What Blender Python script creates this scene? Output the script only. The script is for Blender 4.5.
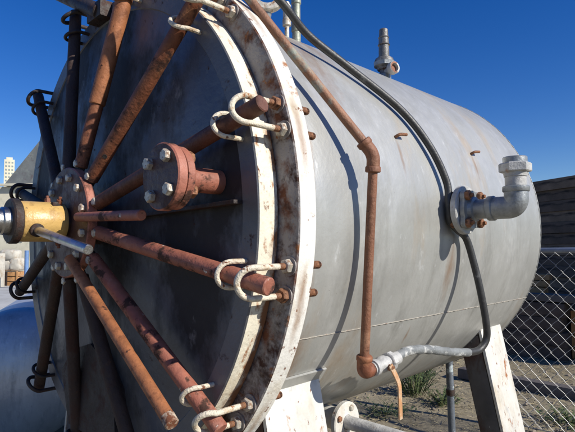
import bpy, bmesh, math, random
from mathutils import Vector, Matrix, noise
random.seed(7)
scene = bpy.context.scene
for o in list(bpy.data.objects):
    bpy.data.objects.remove(o, do_unlink=True)
C = scene.collection
H = 1.55                       # height of the tank's axis above the ground
R = 0.927                      # shell radius
R_ = math.radians

# ------------------------------------------------------------------ camera
cam_d = bpy.data.cameras.new('camera'); cam = bpy.data.objects.new('camera', cam_d); C.objects.link(cam)
yaw, pit, rol = 0.78444, 0.05995, -0.01001
fw = Vector((-math.sin(yaw)*math.cos(pit), math.cos(yaw)*math.cos(pit), math.sin(pit)))
rt0 = Vector((math.cos(yaw), math.sin(yaw), 0)); up0 = rt0.cross(fw)
rt = math.cos(rol)*rt0 + math.sin(rol)*up0; up = -math.sin(rol)*rt0 + math.cos(rol)*up0
M = Matrix.Identity(4)
for i in range(3):
    M[i][0] = rt[i]; M[i][1] = up[i]; M[i][2] = -fw[i]
M.translation = Vector((1.967, -0.9422, -0.0999 + H))
cam.matrix_world = M
cam_d.sensor_width = 36; cam_d.lens = 506.6/575*36
cam_d.clip_start = 0.05; cam_d.clip_end = 5000
scene.camera = cam

# ------------------------------------------------------------------ sky, sun, exposure
SUN = Vector((0.84, 0.20, 0.515)).normalized()
w = bpy.data.worlds.new('World'); scene.world = w; w.use_nodes = True
nt = w.node_tree; nt.nodes.clear()
sky = nt.nodes.new('ShaderNodeTexSky'); sky.sky_type = 'NISHITA'; sky.sun_disc = False
sky.sun_elevation = math.asin(SUN.z); sky.sun_rotation = math.atan2(SUN.x, SUN.y)
sky.altitude = 400; sky.air_density = 1.0; sky.dust_density = 0.15; sky.ozone_density = 4.0
bg = nt.nodes.new('ShaderNodeBackground'); bg.inputs['Strength'].default_value = 0.100
wo = nt.nodes.new('ShaderNodeOutputWorld')
hs = nt.nodes.new('ShaderNodeHueSaturation'); hs.inputs['Hue'].default_value = 0.518; hs.inputs['Saturation'].default_value = 1.34
nt.links.new(sky.outputs[0], hs.inputs['Color']); nt.links.new(hs.outputs[0], bg.inputs[0]); nt.links.new(bg.outputs[0], wo.inputs[0])
sl = bpy.data.lights.new('sun', 'SUN'); sl.energy = 5.0; sl.angle = R_(0.53); sl.color = (1.0, 0.95, 0.86)
so = bpy.data.objects.new('sun', sl); C.objects.link(so)
so.rotation_euler = SUN.to_track_quat('Z', 'Y').to_euler(); so.location = SUN*30
scene.view_settings.view_transform = 'Standard'; scene.view_settings.look = 'None'
scene.view_settings.gamma = 1; scene.view_settings.exposure = 0.2
scene.view_settings.use_curve_mapping = False
scene.render.engine = 'CYCLES'

# ------------------------------------------------------------------ materials
def mat(name, base, rough=0.6, metal=0.0, vary=0.15, vscale=6, layers=(), bump=0.0, bscale=40, stretch=(1,1,1), spec=0.5, edge=None, spots=(), dent=0.0):
    """base colour with tonal noise; layers = (colour, scale, lo, hi, stretch, roughness[, offset]) laid over by noise masks"""
    m = bpy.data.materials.new(name); m.use_nodes = True
    t = m.node_tree; N = t.nodes; L = t.links
    b = N['Principled BSDF']; b.inputs['Roughness'].default_value = rough; b.inputs['Metallic'].default_value = metal
    b.inputs['Specular IOR Level'].default_value = spec
    tc = N.new('ShaderNodeTexCoord')
    def nz(scale, detail, st, off=0.0, rgh=0.55):
        mp = N.new('ShaderNodeMapping'); mp.inputs['Scale'].default_value = st; mp.inputs['Location'].default_value = (off, off*1.7, off*0.6)
        L.new(tc.outputs['Object'], mp.inputs['Vector'])
        n = N.new('ShaderNodeTexNoise'); n.inputs['Scale'].default_value = scale; n.inputs['Detail'].default_value = detail
        n.inputs['Roughness'].default_value = rgh
        L.new(mp.outputs[0], n.inputs['Vector']); return n
    n1 = nz(vscale, 6, stretch, 3.1)
    rp = N.new('ShaderNodeValToRGB')
    e = rp.color_ramp.elements
    e[0].position = 0.28; e[1].position = 0.72
    e[0].color = tuple(c*(1-vary) for c in base) + (1,); e[1].color = tuple(min(1, c*(1+vary)) for c in base) + (1,)
    L.new(n1.outputs['Fac'], rp.inputs[0])
    col = rp.outputs[0]; rgh = None
    for i, ly in enumerate(layers):
        lc, sc, lo, hi, st, lr = ly[:6]; off = ly[6] if len(ly) > 6 else 7.3*(i+1)
        n = nz(sc, 8, st, off, 0.65)
        r2 = N.new('ShaderNodeValToRGB'); r2.color_ramp.elements[0].position = lo; r2.color_ramp.elements[1].position = hi
        L.new(n.outputs['Fac'], r2.inputs[0])
        n3 = nz(sc*4.3, 4, (1,1,1), off+2)
        vr = N.new('ShaderNodeMix'); vr.data_type = 'RGBA'
        vr.inputs['A'].default_value = tuple(c*0.6 for c in lc)+(1,); vr.inputs['B'].default_value = tuple(min(1, c*1.35) for c in lc)+(1,)
        L.new(n3.outputs['Fac'], vr.inputs['Factor'])
        mx = N.new('ShaderNodeMix'); mx.data_type = 'RGBA'
        L.new(r2.outputs[0], mx.inputs['Factor']); L.new(col, mx.inputs['A']); L.new(vr.outputs['Result'], mx.inputs['B'])
        col = mx.outputs['Result']
        mr = N.new('ShaderNodeMix'); mr.data_type = 'FLOAT'
        if rgh is None: mr.inputs['A'].default_value = rough
        else: L.new(rgh, mr.inputs['A'])
        mr.inputs['B'].default_value = lr; L.new(r2.outputs[0], mr.inputs['Factor']); rgh = mr.outputs['Result']
        if metal > 0:
            pass
    for sx0, sy0, sz0, hw_, ln_ in spots:
        mp = N.new('ShaderNodeMapping'); mp.inputs['Location'].default_value = (-sx0/(ln_*1.5), -sy0/hw_, -(sz0-ln_*0.45)/ln_*1.0); mp.inputs['Scale'].default_value = (1/(ln_*1.5), 1/hw_, 1/ln_)
        L.new(tc.outputs['Object'], mp.inputs['Vector'])
        ln = N.new('ShaderNodeVectorMath'); ln.operation = 'LENGTH'; L.new(mp.outputs[0], ln.inputs[0])
        nn_ = nz(30, 6, (1, 1, 0.2), sx0*9, 0.7)
        ma = N.new('ShaderNodeMath'); ma.operation = 'MULTIPLY_ADD'; ma.inputs[1].default_value = 1.6; L.new(nn_.outputs['Fac'], ma.inputs[0]); L.new(ln.outputs['Value'], ma.inputs[2])
        rr = N.new('ShaderNodeMapRange'); rr.inputs['From Min'].default_value = 1.75; rr.inputs['From Max'].default_value = 0.7; rr.inputs['To Max'].default_value = 0.8
        L.new(ma.outputs[0], rr.inputs['Value'])
        mx = N.new('ShaderNodeMix'); mx.data_type = 'RGBA'; mx.inputs['B'].default_value = (0.27, 0.155, 0.08, 1)
        L.new(rr.outputs[0], mx.inputs['Factor']); L.new(col, mx.inputs['A']); col = mx.outputs['Result']
    if edge:
        sx_ = N.new('ShaderNodeSeparateXYZ'); L.new(tc.outputs['Object'], sx_.inputs[0])
        ne = nz(9, 8, (1, 1, 1), 5.5, 0.7)
        m1 = N.new('ShaderNodeMath'); m1.operation = 'MULTIPLY_ADD'; m1.inputs[1].default_value = edge[1]
        m0 = N.new('ShaderNodeMath'); m0.operation = 'MULTIPLY_ADD'; m0.inputs[1].default_value = -0.17; L.new(sx_.outputs['Z'], m0.inputs[0]); L.new(ne.outputs['Fac'], m0.inputs[2])
        L.new(sx_.outputs['Y'], m1.inputs[0]); L.new(m0.outputs[0], m1.inputs[2])
        r3 = N.new('ShaderNodeValToRGB'); r3.color_ramp.elements[0].position = edge[2]; r3.color_ramp.elements[1].position = edge[3]
        L.new(m1.outputs[0], r3.inputs[0]); mx = N.new('ShaderNodeMix'); mx.data_type = 'RGBA'; mx.inputs['B'].default_value = edge[0]+(1,)
        L.new(r3.outputs[0], mx.inputs['Factor']); L.new(col, mx.inputs['A']); col = mx.outputs['Result']
    L.new(col, b.inputs['Base Color'])
    if rgh is not None: L.new(rgh, b.inputs['Roughness'])
    if bump:
        nb = nz(bscale, 5, (1,1,1), 1.3)
        bp = N.new('ShaderNodeBump'); bp.inputs['Strength'].default_value = bump; bp.inputs['Distance'].default_value = 0.01
        L.new(nb.outputs['Fac'], bp.inputs['Height']); L.new(bp.outputs[0], b.inputs['Normal'])
        if dent:
            nd = nz(2.3, 2, (1, 1, 1), 8.8); bd = N.new('ShaderNodeBump'); bd.inputs['Strength'].default_value = dent; bd.inputs['Distance'].default_value = 0.05
            L.new(nd.outputs['Fac'], bd.inputs['Height']); L.new(bd.outputs[0], bp.inputs['Normal'])
    return m

# rust runs on the shell: (x, y, z) in the shell's own space, half width, length
SHELL_SPOTS = [(0.87, -0.396, 0.30, 0.016, 0.10), (0.86, 0.284, 0.315, 0.014, 0.10), (0.90, -0.05, -0.12, 0.05, 0.17), (0.81, -0.236, -0.455, 0.012, 0.05), (0.80, -0.93, -0.40, 0.06, 0.16), (0.86, -0.95, 0.30, 0.03, 0.14), (0.90, -0.96, 0.16, 0.03, 0.16), (0.92, -0.95, -0.2, 0.03, 0.12), (0.45, -0.55, 0.78, 0.08, 0.25), (0.55, -0.70, 0.72, 0.10, 0.3)]
RUST = (0.16, 0.055, 0.022); DRUST = (0.06, 0.024, 0.014); ORUST = (0.30, 0.12, 0.04)
I3 = (1, 1, 1)
m_shell = mat('aged_silver_paint', (0.40, 0.40, 0.375), 0.44, 0.42, 0.16, 2.4,
    [((0.52, 0.52, 0.495), 4.5, 0.47, 0.72, (1.2, 1, 0.4), 0.38),
     ((0.285, 0.28, 0.255), 7, 0.53, 0.76, (1, 1.2, 0.22), 0.55),
     ((0.37, 0.275, 0.175), 2.6, 0.55, 0.80, (1, 1.3, 0.4), 0.62),
     ((0.56, 0.565, 0.55), 22, 0.62, 0.74, (1, 1, 0.4), 0.5),
     ((0.24, 0.225, 0.20), 80, 0.67, 0.73, (0.25, 1, 1), 0.6),
     ((0.20, 0.12, 0.07), 40, 0.715, 0.765, (1, 1, 0.4), 0.8),
     (RUST, 60, 0.73, 0.765, (1, 1, 0.7), 0.85)], 0.10, 50, spots=SHELL_SPOTS, dent=0.35)
FLANGE_SPOTS = [(math.cos(R_(t)), 0.0, math.sin(R_(t))-0.02, 0.022, 0.11) for t in (47.5, 42.5, 19, 14, -9.2, -14.2, -36, -41)]
m_white = mat('weathered_white_paint', (0.72, 0.70, 0.64), 0.5, 0, 0.10, 8,
    [((0.52, 0.44, 0.31), 9, 0.48, 0.72, (1, 1, 0.6), 0.6),
     (ORUST, 16, 0.60, 0.68, (1, 0.6, 0.8), 0.8),
     (RUST, 30, 0.62, 0.68, I3, 0.85)], 0.25, 70, spots=FLANGE_SPOTS)
m_whiteclean = mat('chalky_white_paint', (0.57, 0.555, 0.505), 0.55, 0, 0.12, 7,
    [((0.48, 0.42, 0.32), 9, 0.50, 0.72, (1, 1, 0.35), 0.65), ((0.34, 0.35, 0.34), 14, 0.60, 0.72, (1, 1, 0.4), 0.65), (ORUST, 18, 0.61, 0.68, (1, 1, 0.55), 0.8), (RUST, 34, 0.62, 0.67, (1, 1, 0.7), 0.85)], 0.2, 80)
m_legside = mat('shade_darkened_rusty_leg', (0.085, 0.078, 0.072), 0.75, 0, 0.3, 8, [(DRUST, 8, 0.5, 0.64, (1, 1, 0.5), 0.85), ((0.30, 0.28, 0.25), 14, 0.64, 0.70, (1, 1, 0.5), 0.7)], 0.4, 60)  # leg sides coloured dark to stand in for shade, with rust patches
m_doorrim = mat('rust_streaked_cream_paint', (0.71, 0.66, 0.53), 0.55, 0, 0.14, 10,
    [((0.60, 0.50, 0.34), 10, 0.52, 0.74, (1, 1, 0.6), 0.7), (ORUST, 14, 0.56, 0.66, (1, 2.2, 1), 0.8), (RUST, 20, 0.58, 0.66, (1, 1.5, 1), 0.85)], 0.3, 60, edge=((0.24, 0.105, 0.045), 7.0, 0.60, 0.76))
m_flangeface = mat('rusted_grey_flange', (0.30, 0.275, 0.255), 0.6, 0.1, 0.2, 9,
    [(RUST, 11, 0.48, 0.62, I3, 0.85), (ORUST, 25, 0.60, 0.68, I3, 0.85), (DRUST, 14, 0.55, 0.66, I3, 0.9)], 0.5, 60, edge=((0.05, 0.025, 0.016), 0.0, 0.57, 0.70))
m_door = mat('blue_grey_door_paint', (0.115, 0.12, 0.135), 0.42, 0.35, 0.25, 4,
    [((0.035, 0.032, 0.032), 2.6, 0.46, 0.58, (1, 1, 0.6), 0.7), ((0.26, 0.25, 0.24), 12, 0.62, 0.75, (1, 1, 0.5), 0.55),  # black blotches: stains, spread wider to stand in for deep shade
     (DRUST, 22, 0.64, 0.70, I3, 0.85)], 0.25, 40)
m_doorband = mat('grey_door_flange_paint', (0.135, 0.135, 0.14), 0.45, 0.2, 0.15, 9, [(DRUST, 18, 0.62, 0.70, I3, 0.85)], 0.25, 60)
m_arm = mat('rusty_red_oxide_pipe', (0.20, 0.068, 0.032), 0.62, 0.1, 0.4, 18,
    [((0.30, 0.125, 0.055), 15, 0.52, 0.68, I3, 0.7), (DRUST, 12, 0.53, 0.60, I3, 0.85), ((0.035, 0.018, 0.013), 60, 0.62, 0.68, I3, 0.9), ((0.34, 0.16, 0.09), 70, 0.68, 0.74, I3, 0.7)], 0.28, 90)
m_armpink = mat('faded_red_oxide_paint', (0.30, 0.105, 0.066), 0.6, 0.0, 0.3, 16,
    [((0.42, 0.20, 0.14), 12, 0.55, 0.70, I3, 0.7), (DRUST, 13, 0.56, 0.62, I3, 0.85), ((0.05, 0.022, 0.016), 55, 0.64, 0.69, I3, 0.9), ((0.6, 0.56, 0.48), 26, 0.665, 0.69, I3, 0.6)], 0.25, 90)
m_armshade = mat('shade_darkened_pipe', (0.045, 0.026, 0.02), 0.7, 0.1, 0.35, 14, [(DRUST, 10, 0.50, 0.66, I3, 0.85), ((0.10, 0.05, 0.03), 22, 0.62, 0.72, I3, 0.8)], 0.35, 90)  # left arms: shade painted into the pipe colour, with rust mottling
m_armhalfshade = mat('half_shade_brown_pipe', (0.115, 0.045, 0.028), 0.6, 0.1, 0.35, 14, [((0.24, 0.11, 0.08), 16, 0.60, 0.70, I3, 0.7), (DRUST, 10, 0.52, 0.66, I3, 0.85)], 0.35, 90)  # arm seen from its unlit side: that shade put into a darker brown
m_rodend = mat('worn_white_rod_end', (0.44, 0.36, 0.27), 0.6, 0, 0.2, 30, [(RUST, 30, 0.46, 0.56, I3, 0.8)], 0.2, 120)
m_rod = mat('bare_rust_rod', (0.33, 0.125, 0.05), 0.6, 0.15, 0.3, 18, [(RUST, 20, 0.52, 0.66, I3, 0.8), (DRUST, 30, 0.62, 0.68, I3, 0.85), ((0.44, 0.20, 0.09), 60, 0.66, 0.74, I3, 0.7)], 0.2, 110)
m_darksteel = mat('dark_oily_steel', (0.042, 0.032, 0.029), 0.6, 0.2, 0.4, 18, [(DRUST, 14, 0.5, 0.65, I3, 0.85)], 0.35, 80)
m_hubface = mat('dark_hub_face', (0.085, 0.040, 0.032), 0.5, 0.1, 0.3, 14, [(DRUST, 12, 0.48, 0.64, I3, 0.7), ((0.16, 0.07, 0.055), 26, 0.62, 0.72, I3, 0.6)], 0.35, 60)  # darker brown than the rim paint, laid on front faces only
m_hub = mat('red_oxide_hub_paint', (0.36, 0.135, 0.09), 0.55, 0.0, 0.25, 16, [(DRUST, 12, 0.52, 0.66, I3, 0.8), ((0.42, 0.2, 0.15), 30, 0.62, 0.70, I3, 0.6)], 0.3, 70)
m_yellow = mat('ochre_yellow_paint', (0.56, 0.36, 0.12), 0.35, 0.0, 0.10, 10, [((0.36, 0.21, 0.07), 16, 0.54, 0.70, I3, 0.5), ((0.10, 0.065, 0.035), 30, 0.62, 0.68, I3, 0.6), ((0.62, 0.46, 0.24), 50, 0.66, 0.72, I3, 0.5)], 0.25, 60)
m_chrome = mat('worn_bright_steel', (0.48, 0.48, 0.48), 0.30, 1.0, 0.2, 30, [((0.22, 0.18, 0.14), 26, 0.56, 0.70, I3, 0.55), ((0.08, 0.06, 0.05), 50, 0.64, 0.70, I3, 0.6)], 0.15, 200)
m_galv = mat('galvanised_steel', (0.30, 0.315, 0.32), 0.45, 0.5, 0.2, 22, [((0.20, 0.215, 0.22), 18, 0.52, 0.68, I3, 0.6), ((0.30, 0.18, 0.09), 30, 0.68, 0.75, I3, 0.8)], 0.2, 90)
m_palegalv = mat('chalky_galvanised_steel', (0.44, 0.435, 0.415), 0.6, 0.15, 0.25, 22, [((0.36, 0.36, 0.35), 18, 0.52, 0.66, I3, 0.6), ((0.42, 0.27, 0.20), 26, 0.62, 0.72, I3, 0.8)], 0.3, 90)
m_valve = mat('grimy_grey_valve_body', (0.16, 0.155, 0.15), 0.5, 0.4, 0.3, 20, [((0.30, 0.30, 0.29), 18, 0.54, 0.66, I3, 0.5), (DRUST, 22, 0.56, 0.66, I3, 0.8)], 0.3, 90)
m_bolt = mat('rusty_bolt_steel', (0.26, 0.12, 0.06), 0.65, 0.3, 0.35, 60, [(DRUST, 60, 0.52, 0.62, I3, 0.8)], 0.3, 200)
m_nut = mat('pale_plated_nut', (0.52, 0.48, 0.40), 0.5, 0.3, 0.25, 50, [((0.24, 0.12, 0.06), 55, 0.52, 0.66, I3, 0.8)], 0.2, 200)
m_ubolt = mat('cream_painted_rod', (0.66, 0.59, 0.46), 0.55, 0.0, 0.16, 30, [((0.42, 0.29, 0.16), 26, 0.50, 0.66, I3, 0.7), (ORUST, 34, 0.60, 0.66, I3, 0.8), (RUST, 48, 0.60, 0.65, I3, 0.85)], 0.5, 150)
m_gasket = mat('black_rubber_gasket', (0.03, 0.025, 0.022), 0.8, 0, 0.3, 20, [(RUST, 22, 0.58, 0.68, I3, 0.9)], 0.3, 80)
m_pipe = mat('brown_rusted_pipe', (0.20, 0.085, 0.045), 0.62, 0.15, 0.25, 10,
    [((0.30, 0.15, 0.085), 16, 0.52, 0.68, I3, 0.7), (DRUST, 26, 0.62, 0.70, I3, 0.8)], 0.3, 100)
m_pipegreen = mat('verdigris_rusted_pipe', (0.24, 0.115, 0.065), 0.62, 0.1, 0.25, 9,
    [((0.27, 0.29, 0.24), 7, 0.50, 0.60, I3, 0.7), ((0.36, 0.20, 0.11), 16, 0.56, 0.70, I3, 0.7)], 0.3, 100)
m_hose = mat('black_rubber_hose', (0.035, 0.035, 0.035), 0.45, 0, 0.3, 30, [((0.13, 0.13, 0.125), 24, 0.60, 0.72, I3, 0.6), ((0.6, 0.6, 0.57), 38, 0.735, 0.76, I3, 0.6)], 0.15, 150)
m_hosepale = mat('paint_splashed_hose', (0.19, 0.20, 0.20), 0.55, 0, 0.3, 20, [((0.55, 0.55, 0.52), 22, 0.53, 0.64, I3, 0.6)], 0.3, 100)
m_greenpipe = mat('patina_brass', (0.28, 0.30, 0.24), 0.5, 0.3, 0.25, 25, [((0.38, 0.20, 0.10), 20, 0.55, 0.66, I3, 0.7)], 0.25, 100)
m_weld = mat('tan_weld_bead', (0.34, 0.31, 0.26), 0.7, 0.1, 0.2, 30, [(RUST, 20, 0.60, 0.70, I3, 0.8)], 0.4, 120)
m_lever = mat('orange_dipped_lever', (0.46, 0.24, 0.11), 0.5, 0, 0.2, 30, [((0.50, 0.38, 0.25), 30, 0.46, 0.62, I3, 0.6)], 0.2, 120)
m_paintspot = mat('blue_white_splashed_pipe', (0.13, 0.15, 0.18), 0.55, 0.2, 0.25, 20, [((0.45, 0.52, 0.56), 18, 0.58, 0.64, I3, 0.6)], 0.2, 100)
m_dirt = mat('dry_yard_dirt', (0.245, 0.21, 0.145), 0.95, 0, 0.22, 1.2,
    [((0.28, 0.245, 0.165), 3, 0.5, 0.68, I3, 0.95), ((0.13, 0.11, 0.07), 7, 0.56, 0.70, I3, 0.95), ((0.33, 0.28, 0.19), 30, 0.58, 0.68, I3, 0.95)], 0.8, 28, spec=0.1)
m_straw = mat('dry_straw', (0.38, 0.32, 0.19), 0.8, 0, 0.4, 3, (), 0)
m_pebble = mat('dusty_pebble', (0.24, 0.20, 0.15), 0.9, 0, 0.4, 5, (), 0.2, 60)
m_weed = mat('weed_green', (0.075, 0.105, 0.035), 0.7, 0, 0.35, 9, [((0.16, 0.15, 0.06), 14, 0.55, 0.7, I3, 0.7)], 0)
m_tie = mat('creosoted_timber', (0.085, 0.060, 0.045), 0.85, 0, 0.4, 5, [((0.19, 0.137, 0.098), 7, 0.55, 0.70, (0.15, 1, 1), 0.85), ((0.012, 0.01, 0.009), 9, 0.52, 0.64, (0.15, 1, 1), 0.9)], 0.6, 30)
m_tiebrown = mat('brown_weathered_timber', (0.15, 0.105, 0.072), 0.85, 0, 0.4, 5, [((0.20, 0.15, 0.11), 7, 0.55, 0.70, (0.15, 1, 1), 0.85), ((0.02, 0.015, 0.012), 9, 0.52, 0.64, (0.15, 1, 1), 0.9)], 0.6, 30)
m_tiegrey = mat('grey_weathered_timber', (0.11, 0.095, 0.085), 0.85, 0, 0.3, 5, [((0.17, 0.15, 0.13), 9, 0.55, 0.70, (0.15, 1, 1), 0.85)], 0.6, 30)
m_wood = mat('orange_pine_wood', (0.44, 0.23, 0.09), 0.7, 0, 0.25, 6, [((0.26, 0.12, 0.05), 9, 0.52, 0.68, (0.3, 1, 1), 0.8)], 0.3, 40)
m_wire = mat('zinc_fence_wire', (0.33, 0.33, 0.32), 0.5, 0.4, 0.3, 30, (), 0)
m_rail = mat('blue_grey_fence_pipe', (0.24, 0.27, 0.33), 0.45, 0.4, 0.15, 14, [((0.16, 0.14, 0.13), 20, 0.6, 0.7, I3, 0.7)], 0.1, 60)
m_tarp = mat('blue_tarpaulin', (0.045, 0.075, 0.17), 0.5, 0, 0.25, 2.5, [((0.075, 0.12, 0.25), 5, 0.5, 0.68, (1, 1, 0.5), 0.45)], 0.25, 30)
m_vessel = mat('brushed_shaded_steel', (0.52, 0.53, 0.55), 0.42, 0.5, 0.2, 3.0, [((0.38, 0.40, 0.43), 7, 0.5, 0.7, (3, 3, 0.35), 0.42), ((0.62, 0.63, 0.64), 16, 0.58, 0.72, (2, 2, 0.3), 0.4), ((0.25, 0.18, 0.12), 20, 0.68, 0.76, (1, 1, 0.4), 0.7)], 0.15, 40, dent=0.3)
m_apron = mat('pale_concrete', (0.42, 0.42, 0.40), 0.9, 0, 0.15, 0.7, [((0.34, 0.33, 0.30), 1.6, 0.5, 0.7, I3, 0.9)], 0.3, 20)
m_sheet = mat('pale_sheet_metal', (0.52, 0.56, 0.60), 0.55, 0.1, 0.12, 3, [((0.42, 0.46, 0.50), 5, 0.55, 0.7, (1, 4, 1), 0.6)], 0.1, 40)
m_sack = mat('white_woven_sack', (0.50, 0.47, 0.40), 0.8, 0, 0.2, 5, [((0.30, 0.20, 0.11), 4, 0.5, 0.72, I3, 0.85)], 0.4, 40)
m_bluepost = mat('blue_painted_post', (0.12, 0.22, 0.42), 0.5, 0, 0.15, 9, (), 0.1)
m_stucco = mat('pale_yellow_render', (0.60, 0.56, 0.43), 0.9, 0, 0.15, 1.0, [((0.48, 0.46, 0.34), 2, 0.5, 0.7, I3, 0.9)], 0.3, 12)
m_slate = mat('mottled_grey_green_shingle', (0.125, 0.135, 0.135), 0.85, 0, 0.2, 1.5, [((0.16, 0.175, 0.165), 2.2, 0.5, 0.64, I3, 0.85), ((0.10, 0.085, 0.09), 2.8, 0.56, 0.68, I3, 0.85)], 0.4, 12)
m_tower = mat('cream_concrete', (0.62, 0.58, 0.44), 0.85, 0, 0.08, 0.1, (), 0)
m_glass = mat('far_window_glass', (0.26, 0.30, 0.30), 0.15, 0, 0.1, 1, (), 0)

# ------------------------------------------------------------------ mesh helpers (tank coordinates: z = 0 on the tank's axis)
def V(x, y, z): return Vector((x, y, z + H))
def frame(axis):
    a = axis.normalized(); h = Vector((0, 0, 1)) if abs(a.z) < 0.95 else Vector((1, 0, 0))
    u = h.cross(a).normalized(); return a, u, a.cross(u)
def lathe(bm, org, axis, prof, seg=32, closed=False):
    """revolve (distance along axis, radius) round axis through org; radius 0 makes a pole"""
    a, u, v = frame(axis); rings = []
    for s, r in prof:
        c = org + a*s
        if r < 1e-6: rings.append([bm.verts.new(c)])
        else: rings.append([bm.verts.new(c + u*(r*math.cos(2*math.pi*k/seg)) + v*(r*math.sin(2*math.pi*k/seg))) for k in range(seg)])
    pairs = list(zip(rings, rings[1:])) + ([(rings[-1], rings[0])] if closed else [])
    for p, q in pairs:
        for k in range(seg):
            k2 = (k+1) % seg
            if len(p) == 1 and len(q) == 1: continue
            if len(p) == 1: bm.faces.new((p[0], q[k2], q[k]))
            elif len(q) == 1: bm.faces.new((p[k], p[k2], q[0]))
            else: bm.faces.new((p[k], p[k2], q[k2], q[k]))
    return bm
def cyl(bm, p, q, r, seg=20, ch=0.0, r2=None):
    d = q - p; L = d.length; r2 = r if r2 is None else r2
    c = ch or min(r, L)*0.06
    return lathe(bm, p, d, [(0, 0), (0, r-c), (c, r), (L-c, r2), (L, r2-c), (L, 0)], seg)
def smooth_path(pts, n=8):
    out = []
    P = [pts[0]*2-pts[1]] + list(pts) + [pts[-1]*2-pts[-2]]
    for i in range(1, len(P)-2):
        for k in range(n):
            t = k/n
            a, b, c, d = P[i-1], P[i], P[i+1], P[i+2]
            out.append(0.5*((2*b) + (c-a)*t + (2*a-5*b+4*c-d)*t*t + (3*b-a-3*c+d)*t**3))
    out.append(pts[-1]); return out
def fillet(pts, rad, n=6):
    out = [pts[0]]
    for i in range(1, len(pts)-1):
        a, b, c = pts[i-1], pts[i], pts[i+1]
        d1 = (a-b).normalized(); d2 = (c-b).normalized(); k = min(rad, (a-b).length*0.49, (c-b).length*0.49)
        p, q = b+d1*k, b+d2*k
        for j in range(n+1):
            t = j/n; out.append(p*(1-t)**2 + b*(2*t*(1-t)) + q*t*t)
    out.append(pts[-1]); return out
def tube(bm, pts, r, seg=14, cap=True):
    """sweep; r a number or a function of (index, total)"""
    n = len(pts); T = []
    for i in range(n):
        T.append((pts[min(i+1, n-1)] - pts[max(i-1, 0)]).normalized())
    a, u, v = frame(T[0]); rings = []
    for i in range(n):
        u = (u - T[i]*u.dot(T[i])).normalized(); v = T[i].cross(u)
        rr = r(i, n) if callable(r) else r
        rings.append([bm.verts.new(pts[i] + u*(rr*math.cos(2*math.pi*k/seg)) + v*(rr*math.sin(2*math.pi*k/seg))) for k in range(seg)])
    for p, q in zip(rings, rings[1:]):
        for k in range(seg): bm.faces.new((p[k], p[(k+1) % seg], q[(k+1) % seg], q[k]))
    if cap:
        bm.faces.new(list(reversed(rings[0]))); bm.faces.new(rings[-1])
    return bm
def hexa(bm, p8, bev=0.0):
    """box from 8 corners: bottom 4 then top 4 counter-clockwise"""
    vs = [bm.verts.new(p) for p in p8]
    fs = [bm.faces.new([vs[i] for i in f]) for f in ((3,2,1,0), (4,5,6,7), (0,1,5,4), (1,2,6,5), (2,3,7,6), (3,0,4,7))]
    if bev:
        es = {e for f in fs for e in f.edges}
        bmesh.ops.bevel(bm, geom=list(es), offset=bev, segments=2, affect='EDGES', profile=0.6)
    return bm
def box(bm, c, sx, sy, sz, rz=0.0, bev=0.0):
    m = Matrix.Rotation(rz, 3, 'Z')
    f = lambda x, y, z: c + m @ Vector((x*sx/2, y*sy/2, z*sz/2))
    return hexa(bm, [f(-1,-1,-1), f(1,-1,-1), f(1,1,-1), f(-1,1,-1), f(-1,-1,1), f(1,-1,1), f(1,1,1), f(-1,1,1)], bev)
NB = bmesh.new
WL = {}                                         # world location of every object made
def finish(bm, name, mats, sharp=35, origin=None):
    bmesh.ops.recalc_face_normals(bm, faces=bm.faces)
    co = [v.co for v in bm.verts]
    if origin is None:
        origin = Vector([(min(c[i] for c in co)+max(c[i] for c in co))/2 for i in range(3)])
    bmesh.ops.translate(bm, verts=bm.verts, vec=-origin)
    for f in bm.faces: f.smooth = True
    me = bpy.data.meshes.new(name); bm.to_mesh(me); bm.free()
    me.set_sharp_from_angle(angle=R_(sharp))
    for m in (mats if isinstance(mats, (list, tuple)) else [mats]): me.materials.append(m)
    return me, origin
def obj(name, bm, mats, parent=None, sharp=35, origin=None):
    me, org = finish(bm, name, mats, sharp, origin)
    o = bpy.data.objects.new(name, me); C.objects.link(o)
    WL[o] = org
    if parent: o.parent = parent; o.location = org - WL[parent]
    else: o.location = org
    return o
def place(name, me, parent, loc, axis=None, roll=0.0, label=None):
    """a copy that shares mesh data; its local z turned to axis"""
    o = bpy.data.objects.new(name, me); C.objects.link(o); WL[o] = loc
    if parent: o.parent = parent; o.location = loc - WL[parent]
    else: o.location = loc
    if axis is not None:
        q = axis.to_track_quat('Z', 'Y'); o.rotation_euler = (q.to_matrix() @ Matrix.Rotation(roll, 3, 'Z')).to_euler()
    if label: o['label'] = label
    return o
def tag(o, label, cat, group=None, kind=None):
    o['label'] = label; o['category'] = cat
    if group: o['group'] = group
    if kind: o['kind'] = kind
    return o
def thing(name, loc, label, cat, group=None):
    o = bpy.data.objects.new(name, None); C.objects.link(o); o.location = loc; WL[o] = Vector(loc)
    o.empty_display_size = 0.1
    return tag(o, label, cat, group)
Z0 = Vector((0, 0, 0)); ZA = Vector((0, 0, 1))
def nut_mesh(name, r, h, m):
    bm = NB(); lathe(bm, Z0, ZA, [(0, 0), (0, r), (h*0.8, r), (h, r*0.85), (h, 0)], 6); return finish(bm, name, m, 25, Z0)[0]
def pol(r, th, y): return V(r*math.cos(R_(th)), y, r*math.sin(R_(th)))

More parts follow.
